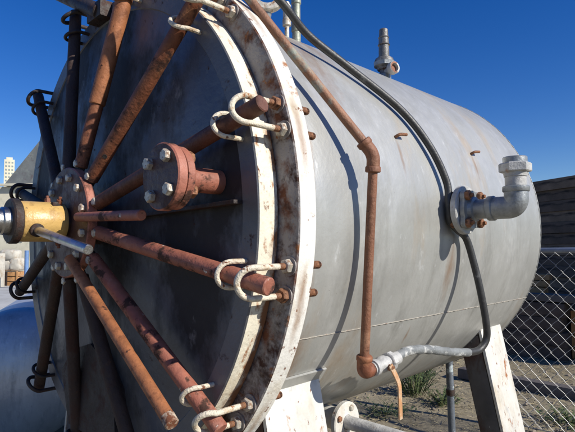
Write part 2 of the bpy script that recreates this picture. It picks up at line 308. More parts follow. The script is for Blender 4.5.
# ------------------------------------------------------------------ ground
bm = NB(); n = 150
def gm(i): t = 2*i/n-1; return 3.0*math.sinh(t*7.2)
vg = []
for j in range(n+1):
    row = []
    for i in range(n+1):
        x, y = gm(i), gm(j)+3.5
        d = math.hypot(x, y-3); a = 0.025 if d < 30 else 0.0
        z = a*(noise.noise(Vector((x*1.3, y*1.3, 0))) + 0.5*noise.noise(Vector((x*4, y*4, 3)))) - 0.01
        row.append(bm.verts.new((x, y, z)))
    vg.append(row)
for j in range(n):
    for i in range(n): bm.faces.new((vg[j][i], vg[j][i+1], vg[j+1][i+1], vg[j+1][i]))
g = obj('ground', bm, m_dirt, None, 80, Z0); g['kind'] = 'structure'; g['label'] = 'dry brown dirt yard under the tank'
def ground_z(x, y): return 0.025*(noise.noise(Vector((x*1.3, y*1.3, 0))) + 0.5*noise.noise(Vector((x*4, y*4, 3)))) - 0.01
rnd = random.Random(3)
bm = NB()
for k in range(22000):
    x = rnd.uniform(-4.5, 3.5); y = rnd.uniform(1.2, 9.0)
    z = ground_z(x, y)+0.004; a = rnd.uniform(0, 6.3); L = rnd.uniform(0.02, 0.11); wd = rnd.uniform(0.0012, 0.003); e = rnd.uniform(-0.1, 0.5)*L
    d = Vector((math.cos(a), math.sin(a), 0)); s = Vector((-d.y, d.x, 0))*wd; p = Vector((x, y, z))
    q = p + d*L + Vector((0, 0, e))
    v = [bm.verts.new(t) for t in (p-s, p+s, q+s*0.4, q-s*0.4)]; bm.faces.new(v)
    t3 = bm.verts.new((p+q)/2+Vector((0, 0, wd*1.5))); bm.faces.new((v[0], v[3], t3)); bm.faces.new((v[1], v[2], t3))
o = obj('straw_litter', bm, m_straw, None, 80); tag(o, 'dry straw and stalks littering the dirt beyond the tank', 'straw', kind='stuff')
tb = NB(); bmesh.ops.create_icosphere(tb, subdivisions=1, radius=1.0); tv = [v.co.copy() for v in tb.verts]; tf = [[v.index for v in f.verts] for f in tb.faces]; tb.free()
pv, pf = [], []
for k in range(3500):
    x = rnd.uniform(-4.5, 3.5); y = rnd.uniform(1.2, 9.0); r = 0.004+0.022*rnd.random()**3
    sc = Vector((rnd.uniform(.7, 1.4), rnd.uniform(.7, 1.4), rnd.uniform(.4, .8)))*r; c = Vector((x, y, ground_z(x, y)+r*0.2)); n0 = len(pv)
    pv += [Vector((v.x*sc.x, v.y*sc.y, v.z*sc.z))*rnd.uniform(.85, 1.15)+c for v in tv]; pf += [[n0+i for i in f] for f in tf]
me = bpy.data.meshes.new('pebbles'); me.from_pydata(pv, [], pf); me.materials.append(m_pebble)
o = bpy.data.objects.new('pebbles', me); C.objects.link(o)
tag(o, 'scattered small stones on the dirt yard', 'stones', kind='stuff')

# ------------------------------------------------------------------ the tank
tank = thing('pressure_tank', (0, 1.1, 0), 'large horizontal silver pressure tank with spoked round door and white flange', 'tank')
YA = Vector((0, 1, 0)); O = V(0, 0, 0)
bm = NB(); lathe(bm, O, YA, [(0.147, R-0.012), (0.147, R), (0.6, R), (1.2, R), (1.8, R), (2.185, R)], 160)
shell = obj('shell', bm, m_shell, tank, 30)
bm = NB(); lathe(bm, O, YA, [(2.185, R)] + [(2.185+0.055*math.sin(t)+0.0, R-0.055*(1-math.cos(t))) for t in [R_(a) for a in (15, 30, 45, 60, 75)]] + [(2.26, 0.8), (2.33, 0.6), (2.38, 0.35), (2.40, 0)], 160)
obj('rear_head', bm, m_shell, tank, 40)
# welds: long seam below the middle, ring seam at the rear head
def bead(th0, th1, y0, y1, n, r=0.0045):
    b = NB(); pts = []
    for i in range(n+1):
        t = i/n; th = th0+(th1-th0)*t
        pts.append(pol(R+0.001+0.001*math.sin(i*1.7), th, y0+(y1-y0)*t))
    return tube(b, pts, lambda i, n: r*(1+0.18*math.sin(i*2.1)), 8)
obj('weld_seam', bead(-25.2, -26.6, 0.15, 2.19, 200, 0.0018), m_weld, shell, 60)
obj('weld_seam', bead(-75, 80, 2.180, 2.180, 200, 0.002), m_shell, shell, 60)
for th, y in ((20.8, 0.77), (21.9, 1.45)):
    b = NB(); p = pol(R-0.005, th, y); q = pol(R+0.022, th, y)
    tube(b, fillet([p, q, q+Vector((0.0, 0.05, 0.006))], 0.012), 0.0065, 10); obj('clip', b, m_bolt, shell)
# shell flange
RF = 1.0
bm = NB(); lathe(bm, O, YA, [(0.0745, R-0.04), (0.0745, RF-0.004), (0.0785, RF), (0.143, RF), (0.147, RF-0.004), (0.147, R-0.04)], 160, True)
flange = obj('shell_flange', bm, [m_white, m_flangeface], tank, 30)
for p in flange.data.polygons:
    if p.normal.y < -0.6: p.material_index = 1
bm = NB(); lathe(bm, O, YA, [(0.0718, 0.86), (0.0718, 0.905), (0.0742, 0.905), (0.0742, 0.86)], 128, True)
obj('gasket', bm, m_gasket, tank)
# door -----------------------------------------------------------------
RD = 0.918
dome = lambda r: -0.012 - 0.045*(1-(r/0.835)**2)
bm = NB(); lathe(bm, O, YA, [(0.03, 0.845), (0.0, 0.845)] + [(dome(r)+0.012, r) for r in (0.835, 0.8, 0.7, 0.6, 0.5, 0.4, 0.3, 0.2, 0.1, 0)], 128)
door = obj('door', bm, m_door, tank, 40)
bm = NB(); lathe(bm, O, YA, [(0.0, 0.845), (-0.004, 0.849), (-0.004, RD-0.004), (0.0, RD), (0.0690, RD), (0.0715, RD-0.003), (0.0715, 0.845)], 160, True)
df = obj('door_flange', bm, [m_doorrim, m_doorband], door, 30)
for p in df.data.polygons:
    if p.normal.y < -0.6: p.material_index = 1
bm = NB(); p = pol(0.32, 2, -0.06); q = pol(0.845, 2, -0.022)
hexa(bm, [p+Vector((0, -.012, -.006)), q+Vector((0, -.012, -.006)), q+Vector((0, .02, -.006)), p+Vector((0, .03, -.006)),
          p+Vector((0, -.012, .006)), q+Vector((0, -.012, .006)), q+Vector((0, .02, .006)), p+Vector((0, .03, .006))], 0.002)
obj('stiffener_rib', bm, m_darksteel, door)
# dark gusset plate low on the door
bm = NB(); pts = [(-0.30, -0.62), (-0.19, -0.52), (-0.02, -0.475), (0.10, -0.52), (0.18, -0.62), (0.20, -0.83), (-0.22, -0.83)]
vs = [bm.verts.new(V(x, -0.062, z)) for x, z in pts]; f = bm.faces.new(vs)
ex = bmesh.ops.extrude_face_region(bm, geom=[f]); bmesh.ops.translate(bm, verts=[v for v in ex['geom'] if isinstance(v, bmesh.types.BMVert)], vec=(0, 0.05, 0))
obj('gusset_plate', bm, m_darksteel, door)

bm = NB(); p = V(-0.62, -0.02, 1.20); q = V(-0.02, -0.035, 0.875)
cyl(bm, p, q, 0.034, 18, 0.004); hb = obj('hinge_bar', bm, m_darksteel, door)
bm = NB(); box(bm, V(-0.05, -0.025, 0.885), 0.13, 0.06, 0.07, 0, 0.008); obj('hinge_lug', bm, m_darksteel, door)
ARMS = [-38.4, -11.7, 16.5, 45.3, 75.5, 106, 137, 168, 199, 230, 260, 291]
AR = 0.0250
arm_y = lambda r: -0.035 - 0.108*(1.0-r)/0.8
nutm = nut_mesh('nut', 0.021, 0.018, m_nut); rnutm = nut_mesh('rusty_nut', 0.021, 0.018, m_bolt)
bm = NB(); lathe(bm, Z0, ZA, [(0, 0), (0, 0.028), (0.004, 0.028), (0.004, 0)], 24); washm = finish(bm, 'washer', m_flangeface, 30, Z0)[0]
headm = nut_mesh('bolt_head', 0.0155, 0.015, m_nut)
for i, th in enumerate(ARMS):
    tip = 1.012 if th in (16.5, -11.7) else 1.0
    p = pol(0.215, th, arm_y(0.215)); q = pol(tip, th, arm_y(tip))
    b = NB(); cyl(b, p, q, AR, 20, 0.003)
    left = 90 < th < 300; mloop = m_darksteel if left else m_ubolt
    arm = obj('arm', b, m_armpink if th in (-11.7, -38.4) else m_armshade if left else m_armhalfshade if th == 16.5 else m_arm, door)
    # forked lug between arm and hub plate
    rd = Vector((math.cos(R_(th)), 0, math.sin(R_(th)))); tg = Vector((-math.sin(R_(th)), 0, math.cos(R_(th))))
    ad = (q-p).normalized(); yy = ad.cross(tg).normalized()
    b = NB()
    a0 = pol(0.15, th, arm_y(0.15)); a1 = pol(0.235, th, arm_y(0.235))
    hexa(b, [a0-tg*.017-yy*.012, a1-tg*.017-yy*.012, a1+tg*.017-yy*.012, a0+tg*.017-yy*.012,
             a0-tg*.017+yy*.012, a1-tg*.017+yy*.012, a1+tg*.017+yy*.012, a0+tg*.017+yy*.012], 0.003)
    obj('arm_lug', b, m_darksteel, door)
    # keeper loop holding the arm to the door flange
    rk = 0.872; c = pol(rk, th, arm_y(rk)); b = NB(); lp = []
    hw = AR+0.0125
    lp.append(c - tg*hw + Vector((0, 0.035-c.y, 0)))
    for k in range(0, 13):
        a = math.pi*k/12; lp.append(c - tg*(hw*math.cos(a)) + Vector((0, -1, 0))*(hw*math.sin(a)*1.05) - rd*0.012*math.sin(a))
    lp.append(c + tg*hw + Vector((0, 0.035-c.y, 0)))
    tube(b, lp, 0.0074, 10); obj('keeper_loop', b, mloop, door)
    # outer U-bolt through the shell flange
    rb = 0.970; c = pol(rb, th, arm_y(rb)); b = NB(); lp = []
    hw = 0.0425
    tilt = (0.010 if th > 0 else -0.008)
    lp.append(c - tg*hw + Vector((0, 0.196-c.y, 0)))
    lp.append(c - tg*hw)
    for k in range(0, 15):
        a = math.pi*k/14; lp.append(c - tg*(hw*math.cos(a)) + Vector((0, -1, 0))*(0.012+hw*math.sin(a)) - rd*0.02*math.sin(a) )
    lp.append(c + tg*hw); lp.append(c + tg*hw + Vector((0, 0.196-c.y, 0)))
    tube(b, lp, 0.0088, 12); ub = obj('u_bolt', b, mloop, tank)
    for s in (-1, 1):
        base = c + tg*hw*s
        place('washer', washm, ub, Vector((base.x, 0.0742, base.z)), Vector((0, -1, 0)), 0)
        place('nut', nutm if (i+s) % 3 and not left else rnutm, ub, Vector((base.x, 0.0702, base.z)), Vector((0, -1, 0)), rnd.uniform(0, 1))
        b = NB(); prof = [(0, 0), (0, 0.0118)]
        for k in range(12): prof += [(0.004+k*0.004, 0.0122), (0.006+k*0.004, 0.0105)]
        prof += [(0.053, 0.0098), (0.054, 0)]
        lathe(b, Vector((base.x, 0.148, base.z)), YA, prof, 12); obj('thread_end', b, m_bolt, ub)
        b = NB(); prof = [(0, 0.004)]
        for k in range(7): prof += [(0.001+k*0.004, 0.0098), (0.003+k*0.004, 0.0090)]
        prof += [(0.030, 0.0085), (0.030, 0.004)]
        lathe(b, Vector((base.x, 0.060, base.z)), Vector((0, -1, 0)), prof, 12); obj('thread', b, m_bolt, ub)
# sleeve on the arm near the top
p = pol(0.46, 75.5, arm_y(0.46)); q = pol(0.99, 75.5, arm_y(0.99)); b = NB(); cyl(b, p, q, AR+0.0055, 20, 0.004)
obj('arm_sleeve', b, m_rod, door)
# dark disc painted as the shade inside a pin hole, arm right of the top
pc = pol(0.335, 45.3, arm_y(0.335)); td = (M.translation-pc); ax = (pol(0.9, 45.3, arm_y(0.9))-pc).normalized(); td = (td-ax*td.dot(ax)).normalized()
b = NB(); cyl(b, pc+td*(AR-0.008), pc+td*(AR+0.0006), 0.0085, 16, 0.0005); obj('pin_hole_disc', b, m_gasket, door)
# hub
bm = NB(); lathe(bm, V(0, 0, 0), Vector((0, -1, 0)), [(0.03, 0), (0.03, 0.085), (0.139, 0.075), (0.139, 0)], 40); obj('hub_boss', bm, m_darksteel, door)
bm = NB(); lathe(bm, V(0, 0, 0), Vector((0, -1, 0)), [(0.140, 0), (0.140, 0.206), (0.144, 0.210), (0.172, 0.210), (0.176, 0.206), (0.176, 0)], 64)
hub = obj('hub_plate', bm, [m_hub, m_hubface], door)
def face_two(o):
    for p in o.data.polygons:
        if p.normal.y < -0.9: p.material_index = 1
face_two(hub)
for i in range(12):
    th = 15+30*i
    place('hub_bolt', headm, door, pol(0.172, th, -0.175), Vector((0, -1, 0)), i*0.3)
for th in ARMS:
    rd = Vector((math.cos(R_(th)), 0, math.sin(R_(th))))
    place('lug_bolt', headm, door, pol(0.228, th, arm_y(0.228)-0.012), Vector((0, -1, 0)), th)
# loose lever rods in front of the hub
b = NB(); cyl(b, V(0.10, -0.196, -0.135), V(0.79, -0.20, -0.56), 0.019, 18, 0.003); rod = obj('lever_rod', b, m_rod, door)
b = NB(); cyl(b, V(0.765, -0.1993, -0.5445), V(0.7935, -0.2001, -0.5622), 0.0195, 18, 0.003); obj('painted_rod_end', b, m_rodend, door)
b = NB(); cyl(b, V(0.16, -0.193, 0.012), V(0.61, -0.19, -0.003), 0.0165, 18, 0.003); obj('lever_rod', b, m_armpink, door)
# yellow locking screw
lk = NB(); NEG = Vector((0, -1, 0))
lathe(lk, V(0, 0, 0), NEG, [(0.185, 0), (0.185, 0.060), (0.188, 0.0705), (0.195, 0.074), (0.335, 0.074), (0.342, 0.070), (0.342, 0)], 48)
lock = obj('locking_screw', lk, m_yellow, tank)
b = NB(); lathe(b, V(0, 0, 0), NEG, [(0.174, 0), (0.174, 0.055), (0.187, 0.055), (0.187, 0)], 32); obj('neck', b, m_darksteel, lock)
b = NB(); lathe(b, V(0, 0, 0), NEG, [(0.340, 0.03), (0.340, 0.074), (0.345, 0.081), (0.368, 0.081), (0.373, 0.076), (0.373, 0.03)], 40, True); obj('collar', b, m_darksteel, lock)
b = NB(); lathe(b, V(0, 0, 0), NEG, [(0.342, 0), (0.342, 0.050), (0.395, 0.050), (0.400, 0.044), (0.62, 0.044), (0.62, 0)], 36); obj('screw_shaft', b, m_chrome, lock)
b = NB(); cyl(b, V(0.0, -0.300, -0.022), V(0.50, -0.300, -0.104), 0.0155, 20, 0.002); obj('tommy_bar', b, m_chrome, lock)
b = NB(); cyl(b, V(0.052, -0.300, -0.030), V(0.082, -0.300, -0.035), 0.024, 20, 0.002); obj('bar_socket', b, m_darksteel, lock)
for y, th in ((-0.212, 62), (-0.232, 105), (-0.21, -70)):
    b = NB(); cyl(b, pol(0.068, th, y), pol(0.092, th, y), 0.011, 6); cyl(b, pol(0.09, th, y), pol(0.103, th, y), 0.006, 10); obj('grease_fitting', b, m_arm, lock)
b = NB(); p = pol(0.0755, 58, -0.225); box(b, p, 0.016, 0.03, 0.016, 0.2, 0.003); obj('key_slot', b, m_darksteel, lock)
# nozzle on the door with blind flange
nx, nz_ = 0.74, 0.096
def yl(*prof): return [(s, r) for s, r in prof]
b = NB(); lathe(b, V(nx, 0, nz_), NEG, [(0.008, 0), (0.008, 0.037), (0.150, 0.036), (0.150, 0)], 32); noz = obj('door_nozzle', b, m_armpink, tank)
b = NB(); lathe(b, V(nx, 0, nz_), NEG, [(0.130, 0.03), (0.133, 0.050), (0.150, 0.056), (0.150, 0.087), (0.153, 0.090), (0.174, 0.090), (0.176, 0.087), (0.176, 0.03)], 40, True); obj('nozzle_flange', b, m_armpink, noz)
b = NB(); lathe(b, V(nx, 0, nz_), NEG, [(0.179, 0), (0.179, 0.092), (0.182, 0.095), (0.205, 0.095), (0.209, 0.091), (0.209, 0)], 40); face_two(obj('blind_flange', b, [m_hub, m_hubface], noz))
for k in range(4):
    a = 45+90*k+8
    c = V(nx+0.066*math.cos(R_(a)), 0, nz_+0.066*math.sin(R_(a)))
    b = NB(); cyl(b, c+NEG*0.125, c+NEG*0.222, 0.010, 12); bt = obj('flange_stud', b, m_bolt, noz)
    o = place('nut', nutm, noz, c+NEG*0.209, NEG, k*0.4); o.scale = (0.86, 0.86, 0.9); place('nut', rnutm, noz, c+NEG*0.149, -NEG, k*0.7)
# legs -----------------------------------------------------------------
def leg(y0, y1, sx, xin, name='leg'):
    xt, zt = 0.738*sx, -0.562; xb, zb = 0.935*sx, -H+0.02
    xi_t, xi_b = (0.738-xin)*sx, (0.935-xin)*sx
    b = NB(); th = 0.016
    # channel: outer web plus two side plates
    def slab(xa0, xa1, xb0, xb1, ya, yb, z1, z2):
        hexa(b, [V(xb0, ya, z2), V(xb1, ya, z2), V(xb1, yb, z2), V(xb0, yb, z2), V(xa0, ya, z1), V(xa1, ya, z1), V(xa1, yb, z1), V(xa0, yb, z1)], 0.002)
    slab(xt-th*sx, xt, xb-th*sx, xb, y0, y1, zt, zb)
    o = obj('leg', b, m_whiteclean, tank)
    for ya, yb in ((y0+0.002, y0+th), (y1-th, y1-0.002)):
        b = NB(); slab(xi_t, xt-(th+0.001)*sx, xi_b, xb-(th+0.001)*sx, ya, yb, zt-0.035, zb); obj('side_plate', b, m_legside, o)
    b = NB(); box(b, V((xb+xi_b)/2, (y0+y1)/2, -H+0.012), xin+0.16, y1-y0+0.12, 0.024, 0, 0.003); obj('foot_plate', b, m_white, o)
    # curved saddle pad on the shell
    if y0 > 1: return o
    pe = 0.012
    b = NB(); rows = []
    for k in range(13):
        a = (-35-3*k) if sx > 0 else (215+3*k)
        rows.append([b.verts.new(pol(r, a, y)) for y, r in ((y0-0.012, R+0.001), (y0-0.012, R+0.009), (y1+pe, R+0.009), (y1+pe, R+0.001))])
    for A, B in zip(rows, rows[1:]):
        for k in range(4): b.faces.new((A[k], A[(k+1) % 4], B[(k+1) % 4], B[k]))
    b.faces.new(rows[0]); b.faces.new(list(reversed(rows[-1]))); obj('saddle_pad', b, m_shell if y0 < 1 else m_whiteclean, o, 30)
    return o
leg(0.165, 0.440, 1, 0.16); leg(1.765, 2.025, 1, 0.13); leg(0.165, 0.440, -1, 0.16); leg(1.765, 2.025, -1, 0.13)
# side nozzle with elbow and union -------------------------------------
ny, nzz = 1.112, 0.047; XA = Vector((1, 0, 0)); NO = V(0, ny, nzz)
b = NB(); lathe(b, NO, XA, [(0.90, 0), (0.90, 0.052), (0.975, 0.050), (0.975, 0)], 32); sn = obj('side_nozzle', b, m_galv, tank)
b = NB(); lathe(b, NO, XA, [(0.966, 0.02), (0.966, 0.100), (0.970, 0.104), (0.990, 0.104), (0.994, 0.100), (0.994, 0.02)], 48, True); obj('nozzle_flange', b, m_palegalv, sn)
b = NB()
# companion flange with four ears
vr = []
for s in (0.998, 1.018):
    ring = []
    for k in range(64):
        a = 2*math.pi*k/64; r = 0.080+0.020*max(0, math.cos(4*(a-R_(45))))**1.5
        ring.append(b.verts.new(NO + Vector((s, r*math.cos(a), r*math.sin(a)))))
    vr.append(ring)
for k in range(64): b.faces.new((vr[0][k], vr[0][(k+1) % 64], vr[1][(k+1) % 64], vr[1][k]))
b.faces.new(vr[0]); b.faces.new(vr[1]); obj('companion_flange', b, m_galv, sn)
for k in range(4):
    a = R_(45+90*k); c = NO + Vector((0, 0.080*math.cos(a), 0.080*math.sin(a)))
    place('nut', rnutm, sn, c+XA*1.018, XA, k); 
    b = NB(); cyl(b, c+XA*0.955, c+XA*1.048, 0.0085, 10); obj('stud', b, m_bolt, sn)
    place('nut', rnutm, sn, c+XA*0.966, -XA, k*0.5)
b = NB(); lathe(b, NO, XA, [(1.012, 0), (1.012, 0.060), (1.032, 0.052), (1.036, 0.041), (1.10, 0.041), (1.10, 0)], 32); obj('pipe', b, m_galv, sn)
b = NB(); ex_ = 1.197
lathe(b, NO, XA, [(1.085, 0), (1.085, 0.0485), (1.088, 0.051), (1.108, 0.051), (1.112, 0.046), (1.112, 0)], 32)
tube(b, fillet([NO+XA*1.10, NO+XA*ex_, NO+XA*ex_+ZA*0.075], 0.06, 12), 0.0455, 28); 
lathe(b, NO+XA*ex_, ZA, [(0.060, 0), (0.060, 0.0485), (0.063, 0.051), (0.080, 0.051), (0.083, 0.047), (0.083, 0)], 32)
obj('elbow', b, m_galv, sn, 50)
b = NB(); TO = NO+XA*ex_
lathe(b, TO, ZA, [(0.082, 0), (0.082, 0.040), (0.125, 0.040), (0.125, 0)], 32); obj('riser', b, m_palegalv, sn)
b = NB(); lathe(b, TO, ZA, [(0.120, 0), (0.120, 0.043), (0.142, 0.046), (0.142, 0)], 32); lathe(b, TO, ZA, [(0.138, 0), (0.138, 0.058), (0.142, 0.062), (0.170, 0.062), (0.175, 0.056), (0.175, 0)], 6); obj('union_nut', b, m_palegalv, sn, 25)
b = NB(); lathe(b, TO, ZA, [(0.172, 0), (0.172, 0.046), (0.196, 0.046), (0.199, 0.043), (0.199, 0.034), (0.185, 0.032), (0.185, 0)], 32); obj('open_collar', b, m_galv, sn)
# rusty pipe run with elbow and ball valve -----------------------------
E1 = V(0.996, 0.437, 0.200); E2 = V(0.922, 0.460, -0.525); T1 = V(0.732, 0.130, 0.715)
up_dir = (T1-E1).normalized(); T2 = E1+up_dir*0.95
PR = 0.0160
b = NB(); cyl(b, E1, E2, PR, 18); sp = obj('steam_pipe', b, m_pipe, tank)
b = NB(); cyl(b, E1, T2, PR, 18); obj('upper_pipe', b, m_pipegreen, sp)
dn = (E2-E1).normalized()
b = NB(); tube(b, fillet([E1+up_dir*0.05, E1, E1+dn*0.055], 0.04, 10), 0.0222, 20)
for d in (up_dir, dn): lathe(b, E1+d*0.038, d, [(0, 0), (0, 0.023), (0.004, 0.026), (0.018, 0.026), (0.021, 0.022), (0.021, 0)], 24)
obj('elbow', b, m_pipe, sp, 50)
VD = Vector((0.02, 1.0, 0.09)).normalized()
b = NB(); tube(b, fillet([E2-dn*0.045, E2, E2+VD*0.042], 0.035, 10), 0.0245, 20)
lathe(b, E2-dn*0.058, dn, [(0, 0), (0, 0.024), (0.004, 0.0275), (0.016, 0.0275), (0.02, 0.024), (0.02, 0)], 24)
obj('elbow', b, m_arm, sp, 50)
b = NB(); lathe(b, E2+VD*0.03, VD, [(0, 0), (0, 0.022), (0.02, 0.022), (0.022, 0.028), (0.04, 0.028), (0.042, 0.021), (0.055, 0.023), (0.066, 0.029), (0.088, 0.029), (0.098, 0.023), (0.108, 0.022), (0.108, 0)], 24)
lathe(b, E2+VD*0.138, VD, [(0, 0), (0, 0.030), (0.003, 0.0335), (0.022, 0.0335), (0.026, 0.03), (0.026, 0)], 8)
bv = obj('ball_valve', b, m_palegalv, sp, 30)
b = NB(); vc = E2+VD*0.107
cyl(b, vc, vc+Vector((0.045, 0, -0.01)), 0.011, 12); obj('valve_stem', b, m_bolt, sp)
b = NB(); lp = fillet([vc+Vector((0.040, -0.01, 0.004)), vc+Vector((0.046, 0.012, -0.034)), vc+Vector((0.052, 0.024, -0.065)), vc+Vector((0.050, 0.030, -0.185))], 0.02)
vr = []
for i, p in enumerate(lp):
    d = (lp[min(i+1, len(lp)-1)]-lp[max(i-1, 0)]).normalized(); sd = d.cross(Vector((1, 0, 0))).normalized(); nn = d.cross(sd).normalized()
    wd = 0.0095
    vr.append([b.verts.new(p+sd*wd+nn*.0025), b.verts.new(p-sd*wd+nn*.0025), b.verts.new(p-sd*wd-nn*.0025), b.verts.new(p+sd*wd-nn*.0025)])
for A, B in zip(vr, vr[1:]):
    for k in range(4): b.faces.new((A[k], A[(k+1) % 4], B[(k+1) % 4], B[k]))
b.faces.new(vr[0]); b.faces.new(vr[-1]); obj('valve_lever', b, m_lever, sp, 40)
# fittings on top --------------------------------------------------------
x0, y0 = 0.455, 1.32; z0 = math.sqrt(R*R-x0*x0)
b = NB(); lathe(b, V(x0, y0, z0), ZA, [(-0.02, 0), (-0.02, 0.026), (0.028, 0.026), (0.031, 0.036), (0.042, 0.040), (0.050, 0.052), (0.072, 0.055), (0.092, 0.047), (0.100, 0.031), (0.106, 0.031), (0.108, 0.0285), (0.165, 0.0275), (0.168, 0.033), (0.174, 0.028), (0.205, 0.0265), (0.208, 0.030), (0.214, 0.025), (0.252, 0.0235), (0.256, 0.02), (0.256, 0)], 28)
rv = obj('relief_valve', b, m_valve, tank, 30)
b = NB(); p = V(x0, y0, z0+0.018); q = p+Vector((0.080, -0.022, 0.004))
lathe(b, p, q-p, [(0.012, 0), (0.012, 0.018), (0.05, 0.018), (0.052, 0.030), (0.058, 0.033), (0.083, 0.033), (0.086, 0.030), (0.086, 0.022), (0.07, 0.020), (0.07, 0)], 24); obj('outlet', b, [m_palegalv, m_arm], rv)
for pp in bpy.data.objects['outlet'].data.polygons:
    if pp.normal.dot(Vector((0.96, -0.26, 0.05))) > 0.9 and (pp.center - Vector((0.03, -0.01, 0))).length < 0.03: pp.material_index = 1
b = NB(); lathe(b, V(x0, y0, z0), ZA, [(-0.022, 0), (-0.022, 0.036), (0.006, 0.034), (0.012, 0.026), (0.012, 0)], 24); obj('base_nut', b, m_galv, rv)
b = NB(); lathe(b, V(x0, y0, z0), ZA, [(0.052, 0.03), (0.052, 0.056), (0.072, 0.058), (0.072, 0.03)], 10, True); obj('bonnet_nut', b, m_galv, rv, 20)
def stub(x, y, prof, m, name):
    z = math.sqrt(R*R-x*x); b = NB(); lathe(b, V(x, y, z), ZA, [(-0.03, 0), (-0.03, prof[0][1])] + prof + [(prof[-1][0], 0)], 20); return obj(name, b, m, tank, 30)
stub(0.47, 0.565, [(0.045, 0.010), (0.047, 0.0185), (0.075, 0.0185), (0.078, 0.0165), (0.115, 0.0165), (0.118, 0.0195), (0.135, 0.0195), (0.138, 0.014), (0.150, 0.012)], m_nut, 'air_vent')
vp = stub(0.46, 0.635, [(0.035, 0.019), (0.04, 0.0225), (0.075, 0.0225), (0.08, 0.0185), (0.16, 0.0185), (0.165, 0.022), (0.20, 0.022), (0.205, 0.0175), (0.24, 0.0175)], m_greenpipe, 'vent_pipe')
b = NB(); p = V(0.46, 0.635, math.sqrt(R*R-.46**2)+0.225); cyl(b, p+Vector((-.07, -.05, .02)), p+Vector((.012, .008, 0)), 0.019, 16); cyl(b, p+Vector((-.0, -.0, -.01)), p+Vector((0, 0, .05)), 0.022, 8); obj('cap_cross', b, m_pipe, vp)
# lifting ring plate near the flange
b = NB(); c = V(0.50, 0.42, 0.91); a_, u_, v_ = frame(Vector((0.72, -0.60, 0.25)))
lathe(b, c-a_*0.016, a_, [(0, 0.040), (0, 0.066), (0.004, 0.070), (0.028, 0.070), (0.032, 0.066), (0.032, 0.040)], 36, True)
lr = obj('lifting_eye', b, m_nut, tank)
b = NB(); cyl(b, V(0.475, 0.42, 0.78), V(0.497, 0.42, 0.853), 0.024, 14); obj('eye_shank', b, m_galv, lr)
# underside: drain riser and flanged drain -------------------------------
b = NB(); cyl(b, V(0.425, 2.0, -0.80), V(0.435, 2.0, -H+0.005), 0.0215, 18); dp = obj('drain_pipe', b, m_paintspot, tank)
b = NB(); lathe(b, V(0.4277, 2.0, -0.985), -ZA, [(0, 0.02), (0, 0.026), (0.035, 0.026), (0.035, 0.02)], 18, True); obj('coupling', b, m_darksteel, dp)
fx, fy, fz = 0.60, 0.755, -0.832
b = NB(); lathe(b, V(0, fy, fz), XA, [(0.30, 0), (0.30, 0.045), (fx-0.01, 0.045), (fx-0.01, 0)], 28); dz = obj('drain_nozzle', b, m_whiteclean, tank)
b = NB(); cyl(b, V(0.33, fy, -0.80), V(0.33, fy, fz-0.045), 0.052, 24); obj('drain_boss', b, m_shell, dz)
b = NB(); lathe(b, V(0, fy, fz), XA, [(fx-0.012, 0.03), (fx-0.012, 0.078), (fx-0.008, 0.082), (fx+0.010, 0.082), (fx+0.014, 0.078), (fx+0.014, 0.03)], 44, True); obj('drain_flange', b, m_whiteclean, dz)
b = NB(); lathe(b, V(0, fy, fz), XA, [(fx+0.006, 0), (fx+0.006, 0.030), (fx+0.012, 0.028), (1.15, 0.0255), (1.15, 0)], 24); obj('outlet_pipe', b, m_palegalv, dz)
for k in range(4):
    a = R_(45+90*k+20); c = V(fx+0.0135, fy+0.060*math.cos(a), fz+0.060*math.sin(a)); o = place('nut', rnutm if k == 1 else nutm, dz, c, XA, k); o.scale = (0.6, 0.6, 0.55)

# ------------------------------------------------------------------ black hose over the tank
hp = [V(0.62, 0.16, 0.92), V(0.668, 0.33, 0.806), V(0.678, 0.47, 0.715), V(0.730, 0.64, 0.622), V(0.828, 0.868, 0.470), V(0.900, 0.975, 0.318), V(0.942, 1.036, 0.165),
      V(0.949, 1.034, 0.07), V(0.949, 1.046, 0.0), V(0.951, 1.10, -0.035), V(0.957, 1.170, -0.075), V(0.970, 1.205, -0.176), V(0.985, 1.230, -0.299), V(0.992, 1.262, -0.44), V(0.985, 1.275, -0.515), V(0.970, 1.235, -0.558), V(0.958, 1.15, -0.560)]
root = thing('rubber_hose', hp[3], 'black rubber hose draped over the silver tank and around the side nozzle', 'hose')
b = NB(); tube(b, smooth_path(hp, 10), 0.0155, 14); obj('hose_body', b, m_hose, root, 60)
b = NB(); tube(b, smooth_path([hp[-1]-Vector((0, -.006, 0)), V(0.948, 1.0, -0.535), V(0.940, 0.86, -0.506), V(0.932, 0.74, -0.492), V(0.928, 0.67, -0.499), E2+VD*0.160], 10), lambda i, n: 0.0172+0.0012*math.sin(i*1.3), 14); obj('hose_tail', b, m_hosepale, root, 60)
b = NB(); tt = E2+VD*0.163; lathe(b, tt, VD, [(0, 0.012), (0, 0.0235), (0.035, 0.0235), (0.04, 0.018), (0.04, 0.012)], 16, True); obj('hose_clamp', b, m_palegalv, root)

